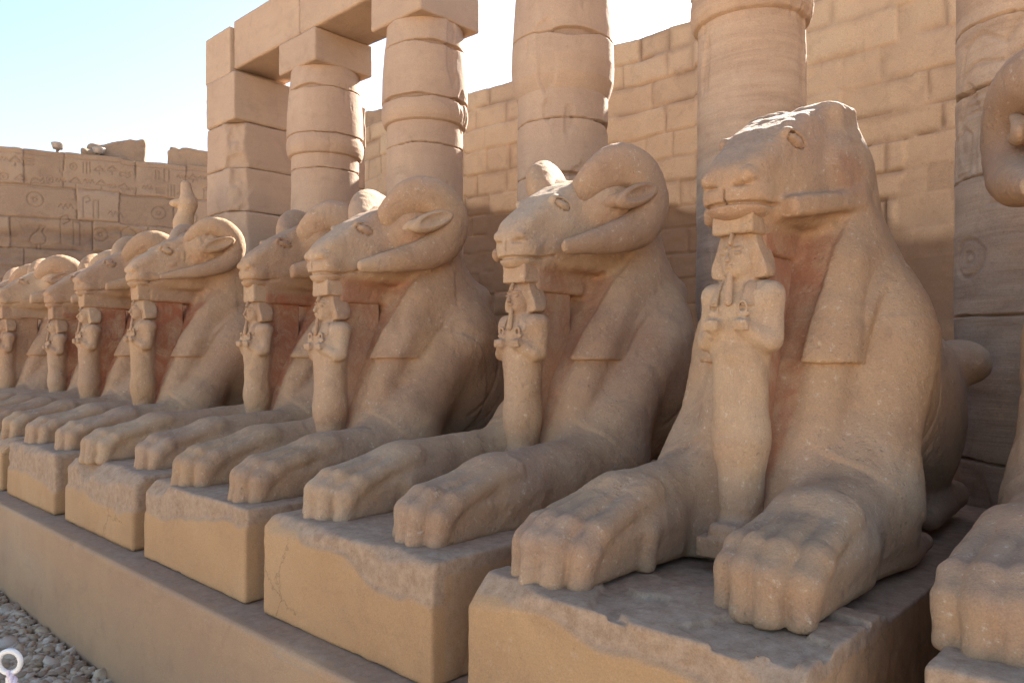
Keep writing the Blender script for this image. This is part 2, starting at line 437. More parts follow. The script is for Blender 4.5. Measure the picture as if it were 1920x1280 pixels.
HORN_S = catmull(HORN, 3)
def horn_sdf(P, side, b, hz, tipcut, k=1.0, hx=1.0):
    Q = P.copy(); Q[:, 0] *= side / hx / 1.04; Q[:, 1] -= b; Q[:, 2] -= hz
    d = None
    pts = HORN_S
    for p, q in zip(pts[:-1], pts[1:]):
        s = rcone(Q, p[:3], q[:3], p[3] * k, q[3] * k, (0.62, 1, 1))
        d = s if d is None else np.minimum(d, s)
    d = smax(d, -(Q[:, 1] - tipcut), 0.01)
    return d
def ear_sdf(P, side, b, hz):
    Q = P.copy(); Q[:, 0] *= side; Q[:, 1] -= b; Q[:, 2] -= hz
    c = (.318, 1.17, 1.385)
    Q = rotz(rotx(Q, c, 0.38), c, -0.22)
    e = ell(Q, c, (.034, .140, .052))
    e = smin(e, rcone(Q, (.20, 1.03, 1.385), (.30, 1.12, 1.39), .034, .034), 0.02)
    return smax(e, -ell(Q, (.345, 1.185, 1.395), (.022, .105, .030)), 0.010)

def statuette_sdf(P, missing=None):
    """standing mummiform royal figure; base at z=0, face towards -y, 0.97 high"""
    A = absx(P); S = A.copy(); S[:, 1] = S[:, 1] / 0.85
    d = rcone(S, (0, 0.0, 0.07), (0, 0, 0.34), 0.068, 0.088)
    d = smin(d, rcone(S, (0, 0, 0.34), (0, 0.0, 0.58), 0.088, 0.098), 0.06)
    d = smin(d, ell(A, (0, 0.0, 0.70), (0.118, 0.088, 0.13)), 0.05)
    d = smin(d, rbox(A, (0, -0.035, 0.045), (0.062, 0.085, 0.04), 0.025), 0.04)
    d = smin(d, rbox(A, (0, 0.0, 0.012), (0.095, 0.13, 0.030), 0.008), 0.012)
    d = smin(d, rbox(A, (0, 0.15, 0.505), (0.056, 0.135, 0.505), 0.012), 0.02)
    d = smin(d, ell(A, (0.095, 0.01, 0.775), (0.050, 0.056, 0.045)), 0.04)
    arm = rcone(A, (0.110, 0.01, 0.768), (0.116, -0.004, 0.640), 0.036, 0.034)
    arm = smin(arm, rcone(A, (0.110, -0.030, 0.634), (0.050, -0.078, 0.676), 0.031, 0.026), 0.02)
    d = smin(d, arm, 0.022)
    d = smin(d, ell(A, (0.050, -0.090, 0.684), (0.030, 0.026, 0.024)), 0.010)
    for i in range(4):
        d = smin(d, rcone(A, (0.030 + 0.014 * i, -0.108, 0.694), (0.033 + 0.014 * i, -0.104, 0.672), 0.0075, 0.0075), 0.004)
    # ankh held upright in each fist
    q = A - V(0.052, -0.086, 0.737)
    ring = np.sqrt((np.sqrt(q[:, 0] ** 2 + (q[:, 2] * 0.8) ** 2) - 0.014) ** 2 + q[:, 1] ** 2) - 0.006
    d = smin(d, ring, 0.006)
    d = smin(d, rcone(A, (0.052, -0.087, 0.722), (0.052, -0.089, 0.690), 0.008, 0.008), 0.005)
    d = smin(d, rcone(A, (0.032, -0.087, 0.717), (0.072, -0.085, 0.717), 0.007, 0.007), 0.004)
    d = smin(d, rcone(A, (0, 0.0, 0.80), (0, 0.0, 0.86), 0.05, 0.045), 0.03)
    # face
    d2 = ell(A, (0, -0.018, 0.888), (0.058, 0.062, 0.072))
    d2 = smin(d2, ell(A, (0, -0.045, 0.850), (0.036, 0.034, 0.026)), 0.02)
    d2 = smin(d2, rcone(A, (0, -0.080, 0.905), (0, -0.090, 0.880), 0.006, 0.011), 0.008)
    d2 = smax(d2, -ell(A, (0.024, -0.086, 0.902), (0.018, 0.012, 0.009)), 0.010)
    d2 = smin(d2, ell(A, (0.025, -0.070, 0.902), (0.015, 0.010, 0.007)), 0.002)
    d2 = smin(d2, rcone(A, (0.010, -0.080, 0.920), (0.042, -0.062, 0.917), 0.004, 0.003), 0.006)
    d2 = smin(d2, ell(A, (0.0, -0.082, 0.863), (0.018, 0.008, 0.005)), 0.003)
    d2 = smin(d2, ell(A, (0.0, -0.080, 0.856), (0.014, 0.008, 0.004)), 0.003)
    d2 = smin(d2, ell(rotz(A, (0.062, -0.015, 0.89), -0.5), (0.064, -0.020, 0.890), (0.008, 0.013, 0.024)), 0.004)
    d = smin(d, d2, 0.015)
    return smax(d, -(P[:, 2] + 0.018), 0.004)
def headdress_sdf(P):
    A = absx(P)
    hw = 0.066 + 0.042 * sstep(0.96, 0.83, A[:, 2])
    t = np.maximum(A[:, 0] - hw, np.maximum(np.abs(A[:, 1] - 0.028) - 0.050, np.maximum(A[:, 2] - 0.99, 0.828 - A[:, 2])))
    cap = ell(A, (0, 0.008, 0.905), (0.070, 0.076, 0.074))
    d = smin(smax(t, ell(A, (0, 0.01, 0.88), (0.118, 0.10, 0.105)), 0.02), cap, 0.02)
    fl = np.maximum(np.maximum(np.abs(A[:, 0] - 0.062) - 0.020, np.abs(A[:, 2] - 0.792) - 0.052), A[:, 1])
    d = smin(d, smax(ell(A, (0, 0.0, 0.70), (0.127, 0.096, 0.139)), fl, 0.006), 0.012)
    face = np.maximum(ell(A, (0, -0.06, 0.865), (0.056, 0.075, 0.066)), A[:, 2] - 0.927)
    d = smax(d, -face, 0.006)
    d = smin(d, rcone(A, (0, -0.074, 0.935), (0, -0.064, 0.958), 0.010, 0.008), 0.012)
    return d
def beard_sdf(P):
    return rcone(P, (0, -0.074, 0.838), (0, -0.086, 0.755), 0.010, 0.015, (1, 0.8, 1))

def rough(P, Q, amp, freq, seed, big=0.0):
    n = normals_of(P, Q)
    d = amp * fbm3(P * freq, 4, seed)
    if big: d = d + big * fbm3(P * 3.0, 3, seed + 50)
    # small chips: only inwards
    c = fbm3(P * freq * 0.45, 3, seed + 90)
    d = d - amp * 1.0 * sstep(0.25, 0.5, c)
    return P + n * d[:, None]

def stone_attrs(P, seed, b=0.0, hz=0.0, red=1.0, weather=0.0, dark=0.0, front=True):
    A = np.abs(P[:, 0]); y = P[:, 1] - b
    z = P[:, 2]
    n = fbm3(P * 4.0, 4, seed + 7)
    xc = 0.205 + 0.13 * (z - 0.62)
    rm = sstep(xc - 0.05, xc - 0.085, A + 0.03 * n) * sstep(1.06, 1.02, z) * sstep(0.0, 0.25, z + 0.2 * n) * sstep(1.25, 1.15, y)
    rm = rm * sstep(0.70, 0.80, y) * red
    eyes = 0.5 * sstep(0.16, 0.20, A) * sstep(0.10, 0.06, np.abs(y - 1.12)) * sstep(0.09, 0.03, np.abs(z - hz - 1.25))
    rm = np.maximum(rm, eyes * red)
    tint = 0.55 * fbm3(P * 1.6, 4, seed + 21) + 0.25 * fbm3(P * 7.0, 3, seed + 22)
    # soot-brown weathered patch on the shoulder flank
    dk = dark * sstep(0.25, 0.36, A) * sstep(0.42, 0.10, np.abs(z - 0.42) + 0.3 * n) * sstep(0.9, 1.15, y + 0.2 * n)
    tint = tint - dk
    w = weather * sstep(0.1, 0.45, fbm3(P * 2.2, 4, seed + 33))
    return dict(red=rm, tint=tint, weather=w)

SPH = [  # center x, whole dy, body set-back, head raise, horns, red, dark, statuette height scale, grid step, seed, label
 dict(po=(0.02, 0.02), hx=1.55, x=-0.07, sy=0, jaw=0, lean=0, dy=0.27, b=0.0, hz=0.00, st='horn', red=0.6, dark=0.0, ss=1.0, h=0.009, seed=1, tip=0.80,
      label="ram sphinx cut off by the right edge, showing one paw, foreleg and curled horn"),
 dict(po=(0.03, 0.18), hx=1.0, x=-1.13, sy=0, jaw=0, lean=0, dy=0.0, b=0.00, hz=0.00, st='broken', red=0.75, dark=0.15, ss=1.03, h=0.006, seed=2, tip=0.8,
      label="largest sphinx in view with its horns broken off and a blunt square head"),
 dict(po=(0.06, 0.06), hx=1.0, x=-2.32, sy=0.08, jaw=-0.03, lean=0.3, dy=0.0, b=0.27, hz=-0.01, st='horn', red=0.5, dark=0.25, ss=0.965, h=0.007, seed=3, tip=0.76,
      label="ram sphinx with a wide smooth round horn, next to the hornless sphinx"),
 dict(po=(0.02, 0.02), hx=1.0, x=-3.45, sy=0.13, jaw=-0.02, lean=0.15, dy=0.0, b=0.00, hz=-0.03, st='horn', red=0.6, dark=0.8, ss=0.95, h=0.008, seed=4, tip=0.73,
      label="ram sphinx with dark pitted shoulder flank, in front of the second column from the left"),
 dict(po=(0.0, 0.09), hx=1.0, x=-4.72, sy=0.1, jaw=-0.03, lean=0.25, dy=0.0, b=0.27, hz=0.045, st='horn', red=0.9, dark=0.2, ss=0.99, h=0.010, seed=5, tip=0.86,
      label="ram sphinx with its head in front of the shaft of the leftmost round column"),
 dict(po=(0.03, 0.05), hx=1.0, x=-5.99, sy=0.06, jaw=-0.02, lean=0.1, dy=0.0, b=0.02, hz=0.09, st='horn', red=1.0, dark=0.3, ss=1.05, h=0.010, seed=6, tip=0.72,
      label="red-chested ram sphinx with rough woolly cheek, pointed ear and thin open horn ring"),
 dict(po=(0.03, 0.03), hx=1.0, x=-7.22, sy=0.05, jaw=-0.02, lean=0.1, dy=0.0, b=0.04, hz=0.09, st='horn', red=1.0, dark=0.2, ss=1.05, h=0.012, seed=7, tip=0.80,
      label="ram sphinx just left of the woolly-cheeked one, the stone stump rising above its head"),
 dict(po=(0.02, 0.05), hx=1.0, x=-8.44, sy=0.05, jaw=-0.02, lean=0.2, dy=0.0, b=0.14, hz=0.04, st='horn', red=0.9, dark=0.0, ss=0.98, h=0.014, seed=8, tip=0.80,
      label="ram sphinx with a small slim figure, between the pale-chested and the second red-chested sphinx"),
 dict(po=(0.03, 0.03), hx=1.0, x=-9.66, sy=0.05, jaw=-0.02, lean=0.1, dy=0.0, b=0.00, hz=0.08, st='horn', red=0.2, dark=0.0, ss=1.02, h=0.014, seed=9, tip=0.90,
      label="ram sphinx with pale unpainted chest, its nose at the left edge of the view"),
 dict(po=(0.03, 0.03), hx=1.0, x=-10.88, sy=0.05, jaw=-0.02, lean=0.1, dy=0.0, b=0.05, hz=0.08, st='horn', red=0.2, dark=0.0, ss=1.02, h=0.016, seed=10, tip=0.85,
      label="farthest ram sphinx, only a curl of its horn visible at the left edge"),
]
ZT, YF = 1.0, 1.53                     # plinth top, plinth front
EYE_FINE = True
SG = "ram-headed sphinxes lying in a row"
LO, HI = (-0.52, 0.0, -0.05), (0.52, 2.32, 1.72)
for s in SPH:
    root = thing("ram_sphinx", s['label'], "sphinx statue", (s['x'], YF + s['dy'], ZT), (0, 0, 0), SG)
    b, hz, sd, h = s['b'], s['hz'], s['seed'], s['h']
    EYE_FINE = h < 0.0075
    P, Q = mesh_sdf(lambda p: body_sdf(p, b, hz, s['st'], 1.0, s['po'], s['jaw'], s['lean'], s['sy']), LO, (HI[0], HI[1] + b, HI[2]), h)
    P = rough(P, Q, 0.0036, 21.0, sd * 10, 0.006)
    if s['st'] == 'broken':
        nn = normals_of(P, Q)
        m = sstep(1.36, 1.44, P[:, 2] + 0.06 * fbm3(P * 8, 2, 3)) * sstep(0.74, 0.80, P[:, 1])
        P = P - nn * (m * (0.0045 * np.abs(fbm3(P * 14.0, 4, 15)) * 2.0))[:, None]
    if sd == 6:
        nn = normals_of(P, Q)
        m = sstep(0.80, 0.90, P[:, 1] - b) * sstep(1.24, 1.16, P[:, 1] - b) * sstep(1.14, 1.2, P[:, 2] - hz)
        P = P + nn * (m * (0.010 * np.abs(fbm3(P * 22.0, 2, 5)) * 2.0))[:, None]
    at = stone_attrs(P, sd, b, hz, s['red'], 0.3, s['dark'])
    link("body", make_mesh("body", P, Q, M_sphinx, at), root)
    if s['st'] == 'horn':
        for side in (1, -1):
            lo = (0.0, 0.6 + b, 1.0 + hz) if side > 0 else (-0.60, 0.6 + b, 1.0 + hz)
            hi = (0.60, 1.56 + b, 1.72 + hz) if side > 0 else (0.0, 1.56 + b, 1.72 + hz)
            P, Q = mesh_sdf(lambda p: horn_sdf(p, side, b, hz, s['tip'], 0.70 if sd == 6 else 1.0, s['hx']), lo, hi, h)
            P = rough(P, Q, 0.003, 18.0, sd * 10 + 3, 0.005)
            a = stone_attrs(P, sd + side, b, hz, 0.0, 0.2)
            link("horn", make_mesh("horn", P, Q, M_sphinx, a), root)
            P, Q = mesh_sdf(lambda p: ear_sdf(p, side, b, hz), lo, hi, min(h, 0.008))
            P = rough(P, Q, 0.002, 22.0, sd * 10 + 4)
            er_ = link("ear", make_mesh("ear", P, Q, M_sphinx, stone_attrs(P, sd + 5, b, hz, 0, 0.1)), root)
            er_.location.x = side * (0.20 * (s['hx'] - 1) + 0.008)
    # royal figure standing between the paws, and the block that joins it to the chin
    sh = max(0.0045, h * 0.62)
    ss = s['ss']; ssy = 0.74 + b
    P, Q = mesh_sdf(statuette_sdf, (-0.2, -0.17, -0.03), (0.2, 0.30, 1.03), sh)
    P = rough(P, Q, 0.0038, 24.0, sd * 10 + 5, 0.004)
    fa = stone_attrs(P, sd + 11, 9, 0, 0, 0.3); fa['red'] = s['red'] * sstep(0.05, 0.09, P[:, 1] + 0.015 * fbm3(P * 9, 3, sd)) * sstep(0.0, 0.2, P[:, 2])
    fig = link("royal_figure", make_mesh("royal_figure", P, Q, M_sphinx, fa), root, (0, ssy, 0.03))
    fig.scale = (0.93, 1.0, ss)
    P, Q = mesh_sdf(headdress_sdf, (-0.16, -0.13, 0.70), (0.16, 0.13, 1.02), sh)
    P = rough(P, Q, 0.0026, 26.0, sd * 10 + 6)
    link("headdress", make_mesh("headdress", P, Q, M_sphinx, stone_attrs(P, sd + 12, 9, 0, 0, 0.3)), fig)
    P, Q = mesh_sdf(beard_sdf, (-0.05, -0.15, 0.72), (0.05, -0.03, 0.88), min(sh, 0.005))
    link("beard", make_mesh("beard", P, Q, M_sphinx, stone_attrs(P, sd + 13, 9, 0, 0, 0.2)), fig)
    z0 = 0.03 + 0.96 * ss; z1 = 1.085 + hz + s['jaw']; zc, zh = (z0 + z1) / 2, (z1 - z0) / 2
    P, Q = mesh_sdf(lambda p: rbox(p, (0, ssy + 0.03, zc), (0.070, 0.095, zh), 0.012), (-0.12, ssy - 0.12, z0 - 0.03), (0.12, ssy + 0.18, z1 + 0.03), max(0.006, sh))
    P = rough(P, Q, 0.004, 20.0, sd * 10 + 8)
    link("chin_block", make_mesh("chin_block", P, Q, M_sphinx, stone_attrs(P, sd + 14, 9, 0, 0, 0.2)), root)

# ------------------------------------------------------------------ plinth blocks under each sphinx
PL = [ # x0, x1, top, front dy, patch depth left, patch depth right, label
 (-0.46, 0.52, 1.00, 0.20, .10, .10, "sandstone plinth block in the bottom right corner under the cut-off sphinx"),
 (-1.62, -0.63, 1.00, 0.0, .05, .10, "sandstone plinth block with flaking cracked top under the hornless sphinx"),
 (-2.80, -1.78, 1.00, 0.0, .01, .16, "plinth block with a large worn patch below one paw, left of the flaking block"),
 (-4.00, -2.95, 1.00, 0.0, .15, .06, "plinth block with a worn patch at upper left, third from the right edge"),
 (-5.23, -4.15, 1.00, 0.0, .17, .20, "sandstone plinth block with a broad grey worn band across its whole top edge"),
 (-6.52, -5.44, 1.00, 0.0, .16, .22, "sandstone plinth block with a dark chipped top, second from the left edge"),
 (-7.76, -6.68, 1.00, 0.0, .06, .08, "sandstone plinth block cut by the left edge of the view"),
 (-9.00, -7.90, 1.00, 0.0, .08, .08, "sandstone plinth block under the sphinx with the slim figure, past the left edge"),
 (-10.2, -9.12, 1.00, 0.0, .08, .08, "sandstone plinth block under the pale-chested sphinx, past the left edge"),
 (-11.4, -10.34, 1.00, 0.0, .08, .08, "sandstone plinth block under the farthest sphinx, past the left edge"),
]
for i, (x0, x1, top, dy, pl, pr, lab) in enumerate(PL):
    w = (x1 - x0) / 2; hgt = top - 0.612
    h = 0.009 if i in (1, 2) else (0.011 if i in (0, 3) else 0.016)
    sd = 300 + i
    def f(p):
        q = p.copy()
        d = rbox(q, (0, 1.25, -hgt / 2), (w, 1.25, hgt / 2), 0.012)
        u = (q[:, 0] + w) / (2 * w)
        zb = -(pl + (pr - pl) * u + 0.045 * fbm2(q[:, 0] * 4.0, q[:, 1] * 4.0, 3, sd))
        inp = sstep(-0.012, 0.012, q[:, 2] - zb)
        cut = 0.014 * inp + 0.012 * inp * fbm3(q * 9.0, 3, sd + 3)
        d = smax(d, -(q[:, 1] - cut), 0.010)
        # broken upper edge
        e = q[:, 1] * 0.75 - q[:, 2]*0.66 ; e = (-q[:, 2]) * 0.7 + q[:, 1] * 0.7
        lim = 0.016 + 0.045 * np.maximum(fbm2(q[:, 0] * 3.1, q[:, 1] * 0.5, 3, sd + 8), -0.2) + 0.05 * sstep(0.25, 0.5, fbm2(q[:, 0] * 2.0, q[:, 0] * 0, 2, sd + 9))
        d = smax(d, lim - e, 0.012)
        if i == 1:      # flaking layers of the top
            n = fbm2(q[:, 0] * 2.6, q[:, 1] * 3.2, 4, sd + 20)
            lay = np.floor(np.clip(n * 3.0 + 2.2 - q[:, 1] * 1.6, 0, 3)) * 0.015
            d = smax(d, q[:, 2] + 0.036 - lay, 0.004)
        return d
    P, Q = mesh_sdf(f, (-w - 0.04, -0.05, -hgt - 0.04), (w + 0.04, 2.56, 0.04), h)
    u = (P[:, 0] + w) / (2 * w)
    zb = -(pl + (pr - pl) * u + 0.045 * fbm2(P[:, 0] * 4.0, P[:, 1] * 4.0, 3, sd))
    wz = sstep(-0.01, 0.01, P[:, 2] - zb)
    wz = np.where(P[:, 1] > 0.06, np.where(P[:, 2] > -0.05, 0.85, 0.35), wz * 0.8)
    P = rough(P, Q, 0.003, 18.0, sd + 40, 0.003)
    at = dict(weather=wz, tint=0.25 * fbm3(P * 2.2, 3, sd + 60), red=np.zeros(len(P)))
    thing("plinth_block", lab, "plinth", ((x0 + x1) / 2, YF + dy, top), (0, 0, 0), "sandstone plinth blocks in the row", make_mesh("plinth_block", P, Q, M_plinth, at))

# ------------------------------------------------------------------ long low bench wall the plinths stand on
def bench():
    xs = np.arange(-17.0, 2.6, 0.02)
    prof = [(4.05, 0.0), (4.05, 0.61)] + [(y, 0.61) for y in np.linspace(3.6, 1.60, 8)] + [(1.55, 0.61), (1.50, 0.61), (1.46, 0.61), (1.44, 0.61), (1.425, 0.61), (1.415, 0.610), (1.408, 0.608), (1.402, 0.604), (1.398, 0.598), (1.396, 0.590), (1.396, 0.58), (1.396, 0.57), (1.396, 0.56), (1.396, 0.55)] + [(1.395 - 0.012 * (0.56 - z) / 0.56, z) for z in np.linspace(0.53, 0.0, 18)]
    prof = np.array(prof); n, m = len(xs), len(prof)
    X = np.repeat(xs[:, None], m, 1); Y = np.repeat(prof[None, :, 0], n, 0).copy(); Z = np.repeat(prof[None, :, 1], n, 0).copy()
    wgt = ((Y < 1.47) & (Z > 0.57)).astype(float)
    chip = sstep(0.30, 0.33, fbm2(X * 6.5, X * 0 + 2.0, 5, 71) - np.maximum(0, 0.60 - Z) * 3.0) * 0.008 + 0.003 * fbm2(X * 20, X * 0, 2, 72)
    Y += wgt * chip * sstep(1.46, 1.40, Y); Z -= wgt * chip * 0.8 * sstep(1.46, 1.40, Y)
    fr = (Y < 1.45) & (Z < 0.575)
    Y += fr * 0.007 * fbm2(X * 1.7, Z * 3.0, 4, 73)
    Z += ((Z > 0.6) & (Y > 1.44)) * 0.004 * fbm2(X * 3.0, Y * 9.0, 3, 75)
    P = np.stack([X, Y, Z], -1).reshape(-1, 3)
    i, j = np.meshgrid(np.arange(n - 1), np.arange(m - 1), indexing='ij')
    a = i * m + j
    Q = np.stack([a, a + m, a + m + 1, a + 1], -1).reshape(-1, 4)[:, ::-1]
    Pv = P
    t = 0.35 * fbm2(Pv[:, 0] * 0.9, Pv[:, 2] * 3.0, 4, 76) + 0.15 * sstep(0.003, 0.012, (wgt * chip * sstep(1.45, 1.41, Y)).ravel())
    t = t - 0.35 * sstep(0.25, 0.0, Pv[:, 2] + 0.08 * fbm2(Pv[:, 0] * 2.0, Pv[:, 2] * 2.0, 3, 77)) * (Pv[:, 1] < 1.45)
    w = ((Pv[:, 2] > 0.6) & (Pv[:, 1] > 1.44)) * 0.6
    return make_mesh("bench_wall", P, Q, M_bench, dict(tint=t, weather=w))
thing("bench_wall", "long low plastered bench wall with a chipped front edge, carrying the plinth blocks", "wall", data=bench())

# ------------------------------------------------------------------ masonry heightfields
def masonry(U, Z, courses, blen, seed, groove=0.018, wob=0.02, jw=0.010):
    """U along, Z up (2-D arrays). returns joint mask (1 in joint), block random, course index"""
    Zw = Z + wob * fbm2(U * 1.1, Z * 1.3, 3, seed)
    Uw = U + wob * fbm2(U * 1.7 + 5, Z * 1.7, 3, seed + 1)
    cz = np.concatenate([[0], np.cumsum(courses)])
    ci = np.clip(np.searchsorted(cz, Zw.ravel()).reshape(Z.shape) - 1, 0, len(courses) - 1)
    dz = np.minimum(np.abs(Zw - cz[ci]), np.abs(cz[ci + 1] - Zw))
    du = np.full(U.shape, 9.0); br = np.zeros(U.shape)
    rng = random.Random(seed)
    for c in range(len(courses)):
        m = ci == c
        if not m.any(): 
            continue
        xs = [U.min() - 2 + rng.random()]
        while xs[-1] < U.max() + 2: xs.append(xs[-1] + blen * rng.uniform(0.55, 1.5))
        xs = np.array(xs); rnd = np.array([rng.uniform(-1, 1) for _ in xs])
        k = np.clip(np.searchsorted(xs, Uw[m]) - 1, 0, len(xs) - 2)
        du[m] = np.minimum(Uw[m] - xs[k], xs[k + 1] - Uw[m]); br[m] = rnd[k]
    jd = np.minimum(dz, du)
    wid = jw * (1 + 0.8 * fbm2(U * 3, Z * 3, 2, seed + 2))
    joint = sstep(wid * 1.8, wid * 0.5, jd)
    return joint, br, ci, jd

def seg(U, Z, a, b):
    ax, az = a; bx, bz = b; dx, dz = bx - ax, bz - az
    t = np.clip(((U - ax) * dx + (Z - az) * dz) / (dx * dx + dz * dz + 1e-9), 0, 1)
    return np.hypot(U - ax - t * dx, Z - az - t * dz)
def glyph(U, Z, kind, x, z, s):
    """distance to carved outline strokes of one sign inside a box s high"""
    def S(*pts): 
        d = 9.0
        for p, q in zip(pts[:-1], pts[1:]):
            d = np.minimum(d, seg(U, Z, (x + p[0] * s, z + p[1] * s), (x + q[0] * s, z + q[1] * s)))
        return d
    def C(cx, cz, r): return np.abs(np.hypot(U - x - cx * s, Z - z - cz * s) - r * s)
    if kind == 0: return S((0, 0), (0, 1), (.35, 1), (.35, 0), (0, 0))
    if kind == 1: return np.minimum(S((.1, 0), (.1, 1)), np.minimum(S((.35, 0), (.35, 1)), S((.6, 0), (.6, 1))))
    if kind == 2: return S((0, .5), (.12, .65), (.24, .4), (.36, .65), (.48, .4), (.6, .65), (.72, .45))
    if kind == 3: return np.minimum(C(.3, .5, .28), C(.3, .5, .08))
    if kind == 4: return np.minimum(S((0, .2), (.3, .1), (.62, .2), (.66, .45), (.5, .7), (.62, .92), (.44, .95), (.34, .7), (.1, .5), (0, .2)), np.minimum(S((.3, .1), (.3, -.1)), S((.45, .14), (.45, -.1))))
    if kind == 5: return np.minimum(S((0, .7), (.8, .7), (.8, .55), (0, .55), (0, .7)), S((0, .2), (.8, .2), (.8, .35), (0, .35), (0, .2)))
    if kind == 6: return np.minimum(S((0, .3), (.4, .7), (.8, .3), (0, .3)), S((.4, .3), (.4, .0)))
    if kind == 7: return np.minimum(S((.1, 0), (.1, .9), (.3, 1.), (.4, .8), (.2, .7)), S((.5, 0), (.5, .8), (.7, .8), (.7, 0)))
    if kind == 8: return S((0, .1), (.1, .5), (.4, .6), (.7, .4), (.9, .7), (.95, .3), (.7, .15), (.3, .25), (0, .1))
    return S((0, 0), (.5, 0), (.5, .8), (.25, 1), (0, .8), (0, 0))

def hf_panel(name, U, Z, D, mat, attrs, back=0.4, cap=True, top=None):
    """wall panel standing in its own xz plane, outward normal -y; D = outward relief"""
    n, m = U.shape
    P = np.stack([U, -D, Z], -1).reshape(-1, 3)
    i, j = np.meshgrid(np.arange(n - 1), np.arange(m - 1), indexing='ij')
    a = i * m + j
    Q = np.stack([a, a + m, a + m + 1, a + 1], -1).reshape(-1, 4)
    # border ring to a back face
    ring = np.concatenate([np.arange(n) * m, (n - 1) * m + np.arange(1, m), np.arange(n - 2, -1, -1) * m + m - 1, np.arange(m - 2, 0, -1)])
    Pb = P[ring].copy(); Pb[:, 1] = back
    o = len(P); k = len(ring); r2 = np.roll(np.arange(k), -1)
    Qs = np.stack([ring[r2], ring, o + np.arange(k), o + r2], -1)
    cb = len(P) + k
    P = np.concatenate([P, Pb]); Q = np.concatenate([Q, Qs])
    at = {kk: np.concatenate([v.ravel(), v.ravel()[ring]]) for kk, v in attrs.items()}
    # the back, as quads over the ring mirrored along the panel
    bl = [o + 0, o + n - 1, o + n - 1 + m - 1, o + 2 * n + m - 3]
    Q = np.concatenate([Q, np.array([[bl[0], bl[3], bl[2], bl[1]]])])
    return make_mesh(name, P, Q, mat, at)

def build_back_wall():
    x0, x1, H = -12.6, 3.0, 5.16
    U, Z = np.meshgrid(np.linspace(x0, x1, 880), np.linspace(0, H, 300), indexing='ij')
    rw = random.Random(2); courses = [rw.uniform(0.22, 0.31) for _ in range(22)]
    jt, br, ci, jd = masonry(U, Z, courses, 0.55, 5, wob=0.030, jw=0.009)
    vis = 0.5 + 0.5 * sstep(-0.25, 0.2, fbm2(U * 1.2, Z * 1.2, 3, 77)); jt = jt * vis
    # top edge a little ragged
    ragged = 0.03 * fbm2(U * 1.3, U * 0, 4, 8) + 0.03 * np.round(fbm2(U * 0.5, U * 0 + 3, 2, 9) * 2)
    Zt = Z * (H + ragged - 0.03) / H
    n = fbm2(U * 2.2, Z * 2.2, 5, 11); n2 = fbm2(U * 9, Z * 9, 4, 12)
    mort = sstep(0.0, 0.35, fbm2(U * 0.8, Z * 0.9, 3, 13) + 0.05)          # where joints are pointed with mortar
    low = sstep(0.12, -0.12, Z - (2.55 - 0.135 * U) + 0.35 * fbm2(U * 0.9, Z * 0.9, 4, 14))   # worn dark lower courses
    plast = sstep(-0.02, 0.02, U + 2.12 + 0.22 * fbm2(U * 0 + 2.0, Z * 2.6, 4, 15) + 0.05 * fbm2(U * 6, Z * 6, 3, 25)) * sstep(0.02, -0.02, Z - 3.55 - 0.25 * fbm2(U * 2.2, Z * 0 + 1.0, 4, 26) - 0.04 * fbm2(U * 8, Z * 8, 2, 27))
    edge = vis * sstep(0.06, 0.0, jd) * sstep(-0.2, 0.5, fbm2(U * 5, Z * 5, 3, 16))
    D = 0.015 * br + 0.014 * n + 0.006 * n2 - jt * 0.022 * (1 - 0.8 * mort) - edge * 0.013
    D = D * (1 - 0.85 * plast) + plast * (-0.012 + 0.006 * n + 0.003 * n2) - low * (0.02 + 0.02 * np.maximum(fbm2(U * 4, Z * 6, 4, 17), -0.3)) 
    jb = sstep(0.075, 0.02, jd) * sstep(-0.15, 0.3, fbm2(U * 2, Z * 2, 3, 21)) * (1 - plast); tint_j = -0.28 * jb
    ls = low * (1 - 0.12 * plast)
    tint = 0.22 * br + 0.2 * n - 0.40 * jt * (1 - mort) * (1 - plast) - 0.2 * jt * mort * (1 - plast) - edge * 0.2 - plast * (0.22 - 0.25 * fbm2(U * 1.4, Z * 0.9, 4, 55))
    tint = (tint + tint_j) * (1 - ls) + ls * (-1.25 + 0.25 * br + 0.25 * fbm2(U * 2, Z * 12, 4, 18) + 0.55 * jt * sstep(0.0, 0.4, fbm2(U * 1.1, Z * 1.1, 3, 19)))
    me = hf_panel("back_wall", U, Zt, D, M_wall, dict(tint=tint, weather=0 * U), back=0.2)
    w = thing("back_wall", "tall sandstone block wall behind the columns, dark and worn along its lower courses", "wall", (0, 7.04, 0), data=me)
build_back_wall()

